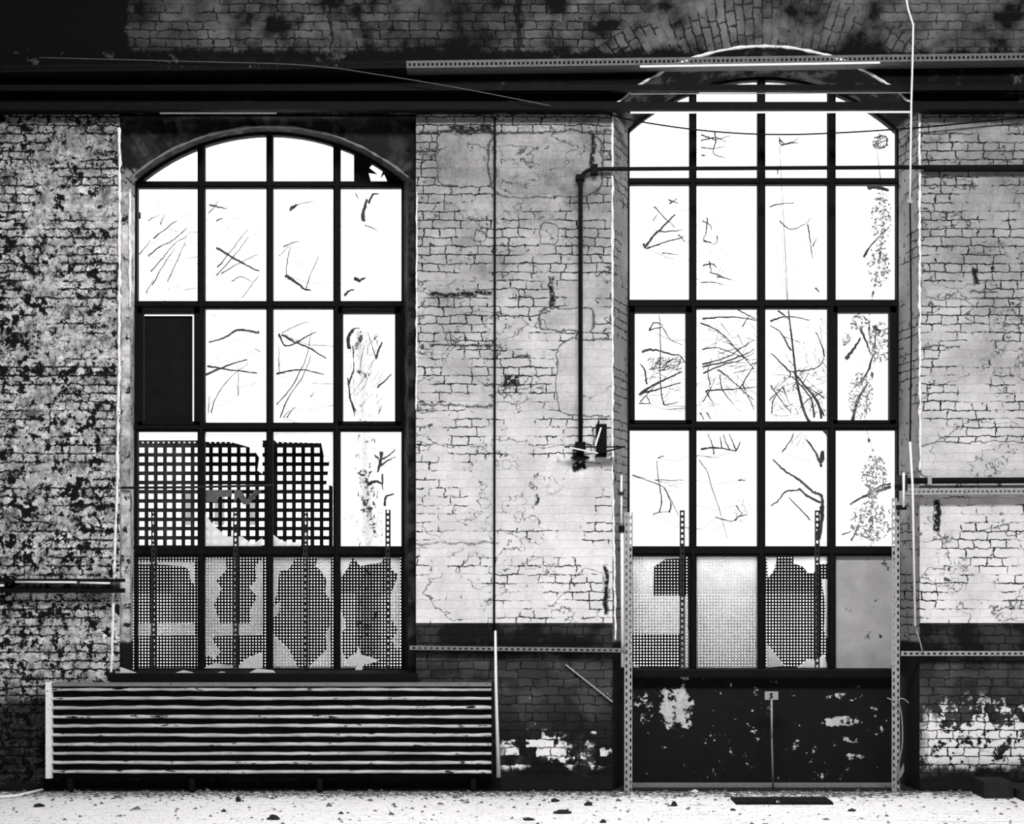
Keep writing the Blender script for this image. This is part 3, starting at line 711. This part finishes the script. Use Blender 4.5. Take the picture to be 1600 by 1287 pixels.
# ------------------------------------------------------------------ sign on a stake
sg = empty('stake_sign', at(1208, 1232, .1), label='small pale plate on a thin stake in front of the black door panel', cat='sign')
MB().pbox(1195, 1216, 1080, 1093, .10, .006).build('plate', M['steel'], sg)
mk = MB(); mk.pbox(1204, 1206, 1082, 1091, .096, .003); mk.bar(at(1202, 1085, .097), at(1208, 1084, .097), .006, .003); mk.bar(at(1202, 1091, .097), at(1208, 1088, .097), .006, .003)
mk.build('marking', M['black'], sg)
st = MB().tube([at(1205.5, 1092, .11), at(1206, 1153, .11)], .009, 8); st.build('upper_stake', M['steel'], sg, True)
p = at(1208, 1232, .11); st = MB().tube([at(1206, 1153, .11), Vector((p.x, .11, 0))], .007, 8); st.build('lower_stake', M['steel_mid'], sg, True)

# ------------------------------------------------------------------ trees outside
def tree(name, label, Y, spine, sr, branches, mat='bark', rand=()):
    P = [at(x, y, Y) for x, y in spine]; g0 = Vector((P[0].x, P[0].y, -.02))
    root = empty(name, tuple(g0), label=label, cat='tree')
    sp = smooth_path([g0]+P, 8); n = len(sp)
    MB().tube(sp, [sr*(1-.65*i/n) for i in range(n)], 8, .25).build('trunk', M[mat], root, True)
    m = MB()
    for br in branches:
        w_, pts = br[0], br[1]; yy = Y+R.uniform(-.25, .25)
        q = smooth_path([at(x, y, yy) for x, y in pts], 6); k = len(q)
        q = [p+Vector((R.uniform(-1, 1), R.uniform(-1, 1), R.uniform(-1, 1)))*.0035 for p in q]
        # twig joining it to the trunk
        bm_ = MB(); bm_.tube(q, [(w_*.78+.5)*S*.62*(D+Y)/D*(1-.55*i/k) for i in range(k)], 6, .6)
        a = q[0]; c = min(sp, key=lambda s_: (s_-a).length+max(0, s_.z-a.z)*1.5)
        mid = (a+c)/2+Vector((0, 0, -.05)); bm_.tube([c, mid, a], .0018, 4)
        bm_.build('branch', M['bark'], root, True)
    for (x0, x1, ya, yb, cnt, ang, wd) in rand:
        for _ in range(cnt):
            x = R.uniform(x0, x1); y = R.uniform(ya, yb); a = math.radians(ang+R.uniform(-50, 50)); L = R.uniform(15, 60); c = R.uniform(-.5, .5)
            pts = []
            for i in range(6):
                pts.append((x, y)); x += math.cos(a)*L/5; y += math.sin(a)*L/5; a += c*.3
            pts = [p for p in pts if x0-4 <= p[0] <= x1+4 and ya-4 <= p[1] <= yb+4]
            if len(pts) < 2: continue
            yy = Y+R.uniform(-.3, .3); q = [at(p[0], p[1], yy) for p in pts]
            m.tube(q, [wd*S*R.uniform(.7, 2)*(D+Y)/D*(1-.5*i/len(q)) for i in range(len(q))], 4, .5)
    if m.v: m.build('twigs', M['bark'], root)['kind'] = 'stuff'
    return root
tree('bare_tree', 'bare tree whose twigs fill the left panes of the left window', 3.2, [(314, 900), (315, 600), (314, 380), (316, 300)], .025, [
    (2.2, [(240, 372), (258, 358), (276, 344)]), (2, [(232, 400), (250, 385), (268, 377), (292, 356)]), (1.6, [(236, 424), (255, 402), (272, 382), (294, 368)]), (1.4, [(218, 397), (236, 375)]),
    (1.4, [(238, 445), (258, 410), (274, 386)]), (1.2, [(232, 344), (248, 336)]), (1.2, [(228, 458), (240, 436)]), (1.2, [(250, 350), (258, 334)]), (1.3, [(262, 440), (275, 410), (290, 378)]),
    (3, [(327, 320), (340, 323), (354, 326)]), (1.5, [(326, 333), (336, 322), (341, 312)]), (2, [(338, 345), (348, 341)]), (4, [(338, 387), (360, 400), (385, 414), (405, 424)]),
    (1.6, [(340, 418), (362, 390), (387, 358)]), (1.4, [(338, 430), (370, 395), (388, 370)]), (1.4, [(345, 428), (372, 412), (405, 396)]), (1.4, [(362, 440), (376, 432), (395, 440)]), (1, [(378, 465), (405, 430)]),
    (4.2, [(405, 520), (388, 517), (370, 516), (350, 528), (326, 534)]), (3.6, [(322, 585), (345, 575), (366, 567), (386, 562)]), (3.2, [(324, 572), (355, 577), (402, 583)]),
    (1.4, [(330, 645), (338, 620), (360, 590), (388, 567)]), (1, [(372, 618), (372, 572)]), (1.2, [(326, 645), (327, 618)]), (1, [(398, 545), (408, 550)]),
], rand=[(216, 306, 310, 465, 22, -50, .22), (322, 412, 300, 465, 16, -50, .22), (322, 412, 490, 655, 14, -50, .2), (225, 300, 210, 280, 4, -30, .15)])
tree('bare_tree', 'bare tree with crossing limbs in the third pane column of the left window', 3.4, [(526, 900), (525, 600), (526, 400), (527, 300)], .025, [
    (3.5, [(440, 522), (460, 534), (485, 545), (510, 560)]), (2.6, [(462, 536), (478, 526), (495, 518)]), (3.2, [(432, 584), (450, 580), (475, 578), (506, 585)]), (3.6, [(436, 522), (446, 540), (468, 534)]),
    (1.6, [(432, 632), (455, 605), (478, 560), (487, 515)]), (1.8, [(438, 652), (450, 622), (472, 590), (486, 555)]), (1.2, [(440, 520), (465, 508), (484, 502)]), (1.6, [(448, 652), (455, 642), (461, 636)]), (1.2, [(443, 652), (452, 640)]),
    (1.2, [(436, 580), (436, 540)]), (1.2, [(485, 620), (491, 612)]), (5, [(446, 430), (458, 438), (468, 445), (476, 452), (486, 453)]), (1.6, [(478, 450), (484, 432), (498, 400)]), (1.6, [(443, 386), (455, 380), (468, 377)]), (1.4, [(447, 430), (450, 400), (456, 381)]),
    (6, [(453, 327), (459, 323), (464, 320)]), (1, [(463, 320), (490, 314)]), (1, [(436, 400), (452, 384)]), (4, [(538, 462), (545, 455), (553, 452)]), (6, [(554, 435), (562, 438), (570, 434)]),
    (7, [(568, 345), (567, 335), (571, 320), (573, 312)]), (4, [(576, 318), (582, 304), (592, 303)]), (1.6, [(570, 352), (580, 355), (590, 361)]), (1.5, [(556, 303), (560, 312)]),
], rand=[(430, 516, 300, 465, 12, -50, .18), (430, 516, 490, 655, 10, -60, .2), (430, 520, 215, 280, 5, -30, .15), (536, 620, 300, 460, 8, -60, .15)])
tree('birch_tree', 'thick pale broken tree trunk seen in the right pane column of the left window', 3.0, [(575, 860), (572, 740), (569, 640), (564, 560), (560, 515)], .14, [
    (4, [(588, 560), (592, 545), (598, 534)]), (1.6, [(588, 560), (583, 545), (575, 520)]), (3, [(590, 605), (600, 596), (612, 584)]), (4, [(556, 650), (548, 625), (543, 590)]), (7, [(545, 545), (545, 525), (553, 514)]), (6, [(548, 518), (560, 514), (568, 520)]), (3, [(545, 600), (553, 575), (551, 540)]), (2, [(585, 530), (590, 524)]),
    (3, [(592, 720), (606, 712), (618, 702)]), (2.5, [(592, 730), (604, 720), (618, 714)]), (6, [(596, 706), (594, 722), (590, 738)]), (5, [(575, 756), (588, 752), (597, 756)]), (3, [(597, 740), (598, 765)]), (4, [(602, 790), (603, 776), (616, 772)]), (3, [(592, 716), (582, 708)]),
], 'birch', rand=[(542, 596, 520, 655, 40, -70, .35), (560, 600, 800, 852, 22, -70, .25), (534, 556, 806, 815, 8, -60, .2)])
tree('bare_tree', 'bare tree with tangled twigs in the left panes of the right window', 3.3, [(1083, 900), (1084, 600), (1083, 350), (1084, 200)], .025, [
    (4, [(1007, 388), (1020, 370), (1038, 352), (1055, 335)]), (2.6, [(1010, 388), (1040, 378), (1068, 370)]), (1.8, [(1022, 322), (1038, 340), (1055, 355)]), (2, [(1030, 362), (1050, 361), (1066, 360)]), (1.6, [(1060, 366), (1070, 378)]), (1.4, [(1020, 345), (1028, 334)]), (3.5, [(1005, 380), (1008, 388)]), (2, [(1044, 312), (1060, 318)]), (2, [(1046, 318), (1058, 310)]),
    (1.5, [(1034, 395), (1060, 398)]), (3.5, [(1003, 550), (1015, 546), (1030, 548), (1050, 554), (1062, 555), (1070, 566)]), (4, [(998, 617), (1020, 602), (1045, 590), (1066, 580)]), (2.8, [(1000, 614), (1030, 608), (1064, 597)]), (3, [(1010, 600), (1008, 580), (1000, 568)]), (2, [(1037, 632), (1032, 600), (1032, 520), (1030, 492)]), (2.4, [(1015, 515), (1022, 504), (1036, 508)]), (2.4, [(1014, 516), (1036, 510)]), (1.4, [(1036, 512), (1048, 530), (1066, 539)]), (1.6, [(998, 630), (1018, 630)]), (1.4, [(1038, 633), (1060, 628)]), (1.4, [(1000, 628), (1015, 612), (1025, 600)]), (1.8, [(1016, 630), (1010, 618)]),
    (1.6, [(988, 742), (1010, 750), (1035, 760), (1048, 780), (1060, 805)]), (2.2, [(1030, 800), (1034, 780), (1030, 757), (1026, 720)]), (2.2, [(1046, 800), (1048, 785), (1038, 762)]), (1.6, [(1020, 804), (1030, 800), (1046, 800)]), (1.8, [(1028, 715), (1038, 712)]), (1.2, [(1023, 750), (1066, 750)]),
    (3, [(1095, 702), (1112, 699), (1132, 701), (1150, 704)]), (2, [(1116, 710), (1112, 692), (1106, 678)]), (1.8, [(1128, 700), (1125, 682)]), (1.8, [(1140, 702), (1134, 690), (1130, 677)]), (1.8, [(1150, 703), (1144, 688), (1139, 677)]), (2, [(1150, 705), (1157, 690)]), (1.2, [(1092, 718), (1104, 735), (1112, 760), (1125, 800), (1136, 840)]), (2.5, [(1148, 812), (1156, 806), (1168, 804)]), (1.4, [(1118, 808), (1145, 814), (1160, 800)]), (1.6, [(1150, 790), (1160, 803)]), (2, [(1154, 750), (1165, 750)]),
    (2.4, [(1098, 498), (1132, 495), (1163, 497), (1184, 501)]), (2.2, [(1149, 482), (1163, 489), (1184, 500)]), (2.2, [(1094, 504), (1122, 517), (1144, 538), (1169, 566), (1178, 576)]), (2.2, [(1097, 569), (1138, 557), (1156, 545), (1178, 531)]),
    (2.6, [(1097, 573), (1132, 565), (1163, 554), (1179, 545)]), (2.2, [(1099, 583), (1132, 569), (1156, 563), (1178, 551)]), (2, [(1097, 546), (1119, 543), (1144, 551), (1172, 563)]), (2.4, [(1104, 610), (1144, 608), (1184, 604)]), (2, [(1102, 610), (1109, 621), (1116, 632)]),
    (2, [(1122, 577), (1144, 594), (1163, 613), (1178, 624)]), (1.8, [(1125, 585), (1127, 604), (1138, 622), (1147, 632)]), (1.8, [(1160, 510), (1172, 492)]), (2, [(1094, 644), (1100, 656)]), (2, [(1104, 644), (1111, 655)]), (1.8, [(1156, 607), (1169, 585), (1184, 563)]), (1.8, [(1110, 600), (1106, 580), (1112, 560)]), (1.8, [(1160, 600), (1178, 640)]), (1.6, [(1098, 628), (1108, 612), (1118, 590)]),
    (2.4, [(1096, 210), (1108, 215), (1120, 218), (1140, 212)]), (2.2, [(1117, 205), (1118, 222), (1115, 240), (1132, 246)]), (1.8, [(1095, 220), (1118, 215), (1134, 222)]), (1.8, [(1095, 230), (1115, 232), (1134, 228)]), (3, [(1096, 243), (1102, 243)]), (2, [(1105, 340), (1104, 360), (1098, 376)]), (1.6, [(1098, 345), (1110, 352), (1112, 360)]), (1.6, [(1120, 368), (1120, 378), (1112, 382)]), (3, [(1100, 376), (1112, 380)]), (2.5, [(1098, 415), (1112, 412), (1120, 418)]), (2, [(1108, 408), (1112, 425)]), (2, [(1120, 432), (1132, 434), (1144, 438)]), (1.8, [(1095, 441), (1115, 441), (1130, 445)]), (1.6, [(1110, 425), (1138, 436)]),
], rand=[(998, 1066, 560, 632, 34, -20, .3), (1012, 1064, 560, 580, 50, -30, .4), (988, 1076, 310, 460, 10, -40, .14), (1094, 1134, 335, 450, 14, -20, .25), (1094, 1182, 486, 640, 26, 20, .32), (1094, 1182, 530, 600, 22, -15, .4), (1094, 1182, 488, 620, 20, 60, .35), (1094, 1180, 300, 460, 6, -40, .14), (1036, 1068, 750, 770, 20, 30, .15), (1145, 1170, 775, 812, 16, 60, .2)])
tree('bare_tree', 'bare tree with dark crossing trunks in the third pane column of the right window', 3.1, [(1300, 900), (1300, 700), (1262, 655), (1246, 600), (1239, 545), (1232, 486)], .022, [
    (3, [(1272, 652), (1268, 625), (1250, 600), (1236, 588)]), (4, [(1284, 654), (1276, 625), (1258, 604), (1238, 580), (1234, 590)]), (3, [(1235, 582), (1218, 564), (1204, 552)]), (2.5, [(1236, 548), (1220, 520), (1203, 508)]), (2.2, [(1240, 580), (1262, 578), (1280, 572), (1288, 558)]), (2.6, [(1288, 556), (1284, 540), (1275, 518)]), (2.5, [(1204, 502), (1220, 496), (1240, 495), (1264, 500)]), (1.8, [(1202, 625), (1218, 610), (1222, 604)]), (2.2, [(1204, 602), (1218, 622), (1236, 644)]), (2.2, [(1206, 645), (1208, 625), (1222, 604)]), (1.8, [(1222, 604), (1232, 626)]), (2, [(1288, 622), (1260, 604), (1240, 600)]),
    (2.2, [(1216, 485), (1234, 500)]), (2.2, [(1288, 650), (1270, 612)]), (1.8, [(1286, 612), (1262, 625), (1248, 640)]),
    (4.6, [(1286, 800), (1284, 775), (1270, 768), (1250, 750), (1230, 738), (1214, 724), (1208, 718)]), (3.5, [(1282, 785), (1262, 775), (1250, 764), (1246, 766), (1228, 768), (1214, 784), (1204, 790)]), (2, [(1266, 812), (1250, 795), (1232, 776)]), (4, [(1284, 730), (1274, 706), (1260, 686)]), (2, [(1222, 706), (1234, 690), (1240, 676)]), (8, [(1283, 722), (1286, 704)]), (9, [(1278, 840), (1284, 812), (1283, 790)]),
    (2.2, [(1202, 323), (1220, 319), (1240, 317)]), (1.6, [(1218, 345), (1235, 358), (1258, 350), (1266, 340)]), (2.2, [(1262, 350), (1265, 370), (1270, 404)]), (1.6, [(1270, 385), (1276, 372)]), (3, [(1274, 450), (1280, 456)]), (2, [(1218, 218), (1230, 225), (1248, 216)]), (1.8, [(1220, 228), (1236, 222), (1246, 224)]), (1.8, [(1218, 215), (1222, 226), (1248, 222)]), (1.4, [(1214, 262), (1216, 274)]),
], rand=[(1202, 1290, 570, 655, 46, -30, .35), (1202, 1290, 488, 570, 24, 40, .28), (1202, 1290, 560, 650, 20, 60, .4), (1216, 1262, 676, 704, 16, -60, .2), (1202, 1288, 310, 460, 7, 50, .14)])
ivt = tree('ivy_covered_tree', 'flaking pale tree with ragged foliage in the right pane column of the right window', 3.2, [(1362, 900), (1362, 800), (1368, 730), (1352, 650), (1366, 560), (1358, 500), (1375, 400), (1382, 320)], .026, [
    (5, [(1332, 656), (1340, 625), (1352, 605), (1356, 596)]), (4, [(1346, 597), (1358, 575), (1366, 545), (1370, 510)]), (6, [(1322, 560), (1334, 545), (1344, 528)]), (4, [(1344, 512), (1354, 535), (1360, 552)]), (5, [(1392, 760), (1370, 768), (1345, 778), (1328, 788)]), (3, [(1392, 755), (1374, 760), (1366, 766)]), (3, [(1349, 402), (1362, 382), (1390, 354)]), (4, [(1350, 400), (1358, 388)]), (2.4, [(1330, 845), (1338, 828), (1342, 818)]), (2, [(1316, 835), (1330, 830)]), (5, [(1366, 510), (1376, 520)]), (8, [(1356, 294), (1366, 292), (1378, 294), (1388, 297)]),
    (3, [(1368, 220), (1374, 230), (1388, 226)]), (3, [(1370, 215), (1380, 212), (1386, 218), (1382, 230), (1372, 232)]), (2, [(1370, 225), (1388, 218)]),
], 'pale_bark')
# ragged ivy leaves hanging on that tree (uncountable)
iv = MB()
for (cx_, cy_, rx_, ry_, cnt) in ((1378, 340, 16, 42, 130), (1374, 415, 18, 34, 130), (1376, 535, 20, 32, 150), (1342, 505, 14, 14, 50), (1345, 618, 20, 36, 150), (1366, 745, 20, 34, 150), (1362, 815, 34, 32, 220), (1322, 530, 6, 10, 20), (1374, 222, 10, 13, 40)):
    for _ in range(int(cnt*2.2)):
        a = R.uniform(0, 6.283); q = math.sqrt(R.random()); x = cx_+math.cos(a)*q*rx_; y = cy_+math.sin(a)*q*ry_; yy = 3.0+R.uniform(-.15, .1)
        c = at(x, y, yy); s_ = R.uniform(.008, .026); t1 = Vector((R.uniform(-1, 1), R.uniform(-.6, .6), R.uniform(-1, 1))).normalized()*s_; t2 = Vector((R.uniform(-1, 1), R.uniform(-.6, .6), R.uniform(-1, 1))).normalized()*s_*.5
        iv.add([c-t1, c+t2, c+t1, c-t2], [(0, 1, 2, 3)])
iv.build('ivy', M['steel_mid'], ivt)['kind'] = 'stuff'

# ------------------------------------------------------------------ low pale building across the yard
def outbuilding(px0, px1, ptop, Y, wins, label):
    a, b = at(px0, ptop, Y), at(px1, ptop, Y); root = empty('outbuilding', ((a.x+b.x)/2, Y, -.02), label=label, cat='building')
    MB().box((a.x, Y, -.02), (b.x, Y+6, a.z)).build('wall', M['yard_wall'], root)
    MB().box((a.x-.2, Y-.25, a.z), (b.x+.2, Y+6.2, a.z+.12)).build('roof', M['yard_wall'], root)
    for (x0, x1, y0, y1) in wins: MB().pbox(x0, x1, y0, y1, Y-.03, .04).build('window', M['steel_mid'], root)
outbuilding(268, 455, 728, 16, [(285, 300, 770, 820), (335, 350, 770, 820), (385, 400, 770, 820)], 'low pale building across the yard behind the coarse grille')
# ------------------------------------------------------------------ floor debris
def rock(name, px, py, wpx, hpx, mat, seed, flat=.6):
    # py is the contact row on the floor -> distance
    dist = D*340/(py-895); Y = dist-D; k = S*dist/D
    c = Vector(((px-800)*k, Y, 0)); rr = random.Random(seed); vs = []; fs = []; nu, nv = 9, 5
    a, b, h = wpx*k/2, wpx*k/2*.7, hpx*k
    for j in range(nv+1):
        ph = math.pi/2*j/nv
        for i in range(nu):
            th = 6.283*i/nu; q = 1+rr.uniform(-.28, .28)
            vs.append(c+Vector((a*math.cos(th)*math.cos(ph)*q, b*math.sin(th)*math.cos(ph)*q, h*math.sin(ph)*(1+rr.uniform(-.2, .2)))))
    for j in range(nv):
        for i in range(nu): fs.append((j*nu+i, j*nu+(i+1) % nu, (j+1)*nu+(i+1) % nu, (j+1)*nu+i))
    fs.append(tuple(range(nu-1, -1, -1)))
    m = MB(); m.add(vs, fs); return m.build(name, mat, loc=tuple(c))
big_r = [(427, 1280, 18, 7, 'dark', 'dark chunk of rubble on the floor under the middle of the ribbed panel'), (61, 1260, 17, 5, 'dark', 'dark pointed chunk lying beside the white stick on the floor'), (919, 1258, 13, 6, 'dark', 'dark chunk on the floor just left of the left perforated post'),
         (880, 1270, 28, 5, 'dark', 'long flat dark chunk on the floor below the central pier'), (942, 1285, 10, 5, 'dark', 'small dark chunk at the lower edge of the floor left of the post'), (1053, 1259, 12, 7, 'dark', 'dark pointed chunk on the floor below the first right window column'),
         (826, 1281, 18, 4, 'dark', 'flat dark flake at the floor edge below the white pipe'), (372, 1252, 10, 8, 'dark', 'upright dark lump on the floor below the ribbed panel centre'), (1331, 1267, 14, 4, 'dark', 'flat dark lump on the floor below the fourth right window column'),
         (568, 1232, 24, 8, 'pale', 'pale round stone below the right half of the ribbed panel'), (785, 1262, 9, 4, 'pale', 'small grey stone on the floor below the white pipe'), (1145, 1266, 9, 3, 'dark', 'small dark stone on the floor near the dark floor grate'),
         (350, 1268, 8, 4, 'dark', 'small dark stone left of the dark chunk under the ribbed panel'), (533, 1271, 8, 3, 'dark', 'tiny dark stone on the floor right of the dark chunk'), (1085, 1238, 14, 5, 'pale', 'pale stone against the black door panel'), (1215, 1256, 10, 5, 'pale', 'pale stone lying on the dark floor grate'), (867, 1252, 14, 5, 'dark', 'small dark heap on the floor at the foot of the central pier'), (1447, 1243, 22, 5, 'pale', 'pale flat stone at the foot of the right pier')]
for i, (x, y, w_, h_, t_, lab) in enumerate(big_r):
    tag(rock('rubble_stone', x, y, w_, h_, M['dark_brick'] if t_ == 'dark' else M['stone_pale'], i), lab, 'stone')
db = MB(); rr = random.Random(3)
for i in range(1500):
    Y = -abs(rr.gauss(0, .22))-.01 if rr.random() < .75 else -rr.uniform(.05, 1.6)
    x = rr.uniform(-4.6, 4.6); s_ = rr.uniform(.004, .018)*(1.2 if rr.random() < .9 else 2.2)
    a = rr.uniform(0, 3.14); dx, dy = math.cos(a)*s_, math.sin(a)*s_*.8; h = s_*rr.uniform(.2, .9)
    db.add([(x-dx, Y-dy, 0), (x+dy, Y-dx, 0), (x+dx, Y+dy, 0), (x-dy, Y+dx, 0), (x+rr.uniform(-.4, .4)*s_, Y, h)], [(3, 2, 1, 0), (0, 1, 4), (1, 2, 4), (2, 3, 4), (3, 0, 4)])
tag(db.build('fine_rubble', M['stone']), 'fine grit and leaf litter scattered along the foot of the wall', 'rubble', kind='stuff')
def fl_at(px, py, h=0.0):
    dist = D*340/(py-895); return Vector(((px-800)*S*dist/D, dist-D, h))
tag(MB().tube([fl_at(-15, 1249, .014), fl_at(25, 1246, .014), fl_at(66, 1236.5, .014)], .012, 8).build('white_stick', M['white'], smooth=True), 'thin white stick lying on the floor in the left corner', 'stick')
# floor grate: frame and bars
a = fl_at(1150, 1257); c = fl_at(1290, 1248)
gr_ = empty('floor_grate', ((a.x+c.x)/2, (a.y+c.y)/2, 0), label='dark ridged mat on the floor before the black door panel', cat='mat')
MB().box((a.x, a.y, 0), (c.x, c.y, .012)).build('base', M['black'], gr_)
m = MB(); nb = 40
for i in range(nb):
    x = a.x+(c.x-a.x)*(i+.2)/nb; m.box((x, a.y+.01, .012), (x+.009, c.y-.01, .022))
m.build('ridges', M['steel_dark'], gr_)
# concrete step and slab at the right
st_ = MB().box((at(1512, 0).x, -.42, 0), (at(1556, 0).x, -.12, .125)); tag(st_.build('concrete_block', M['dark_brick']), 'dark square block on the floor beside the right pier', 'block')
st_ = MB().box((at(1562, 0).x, -.55, 0), (at(1700, 0).x, -.05, .07)); tag(st_.build('floor_slab', M['dark_brick']), 'dark low slab at the right edge of the floor', 'slab')
# papers and splinters on the sill
for i, (pts, lab) in enumerate((([(178, 1052), (180, 1040), (192, 1044), (212, 1051)], 'pale scrap at the left end of the left window sill'), ([(268, 1053), (285, 1047), (310, 1053)], 'low pale scrap on the sill below the first pane column'),
                                ([(385, 1053), (400, 1045), (425, 1047), (432, 1053)], 'pale crumpled scrap on the sill below the second mullion'), ([(330, 1053), (345, 1049), (362, 1053)], 'small pale scrap on the sill below the second pane column'))):
    m = MB(); m.prism(pts, .02+.02*i, .03); tag(m.build('paper_scrap', M['fabric']), lab, 'scrap')

# ------------------------------------------------------------------ groups of repeated things
GR = {'rubble_stone': 'loose stones on the floor', 'slotted_upright': 'slotted uprights in front of the panes', 'slotted_post': 'perforated posts beside the right window', 'wall_rail': 'perforated rails on the dark band',
      'tube_rod': 'thin rods over the windows', 'steel_bar': 'dark bars over the windows', 'paper_scrap': 'scraps on the left window sill', 'bare_tree': 'bare trees outside', 'fine_mesh_screen': 'fine mesh screens'}
for o in list(C.objects):
    k = o.name.split('.')[0]
    if o.parent is None and k in GR and 'label' in o: o['group'] = GR[k]
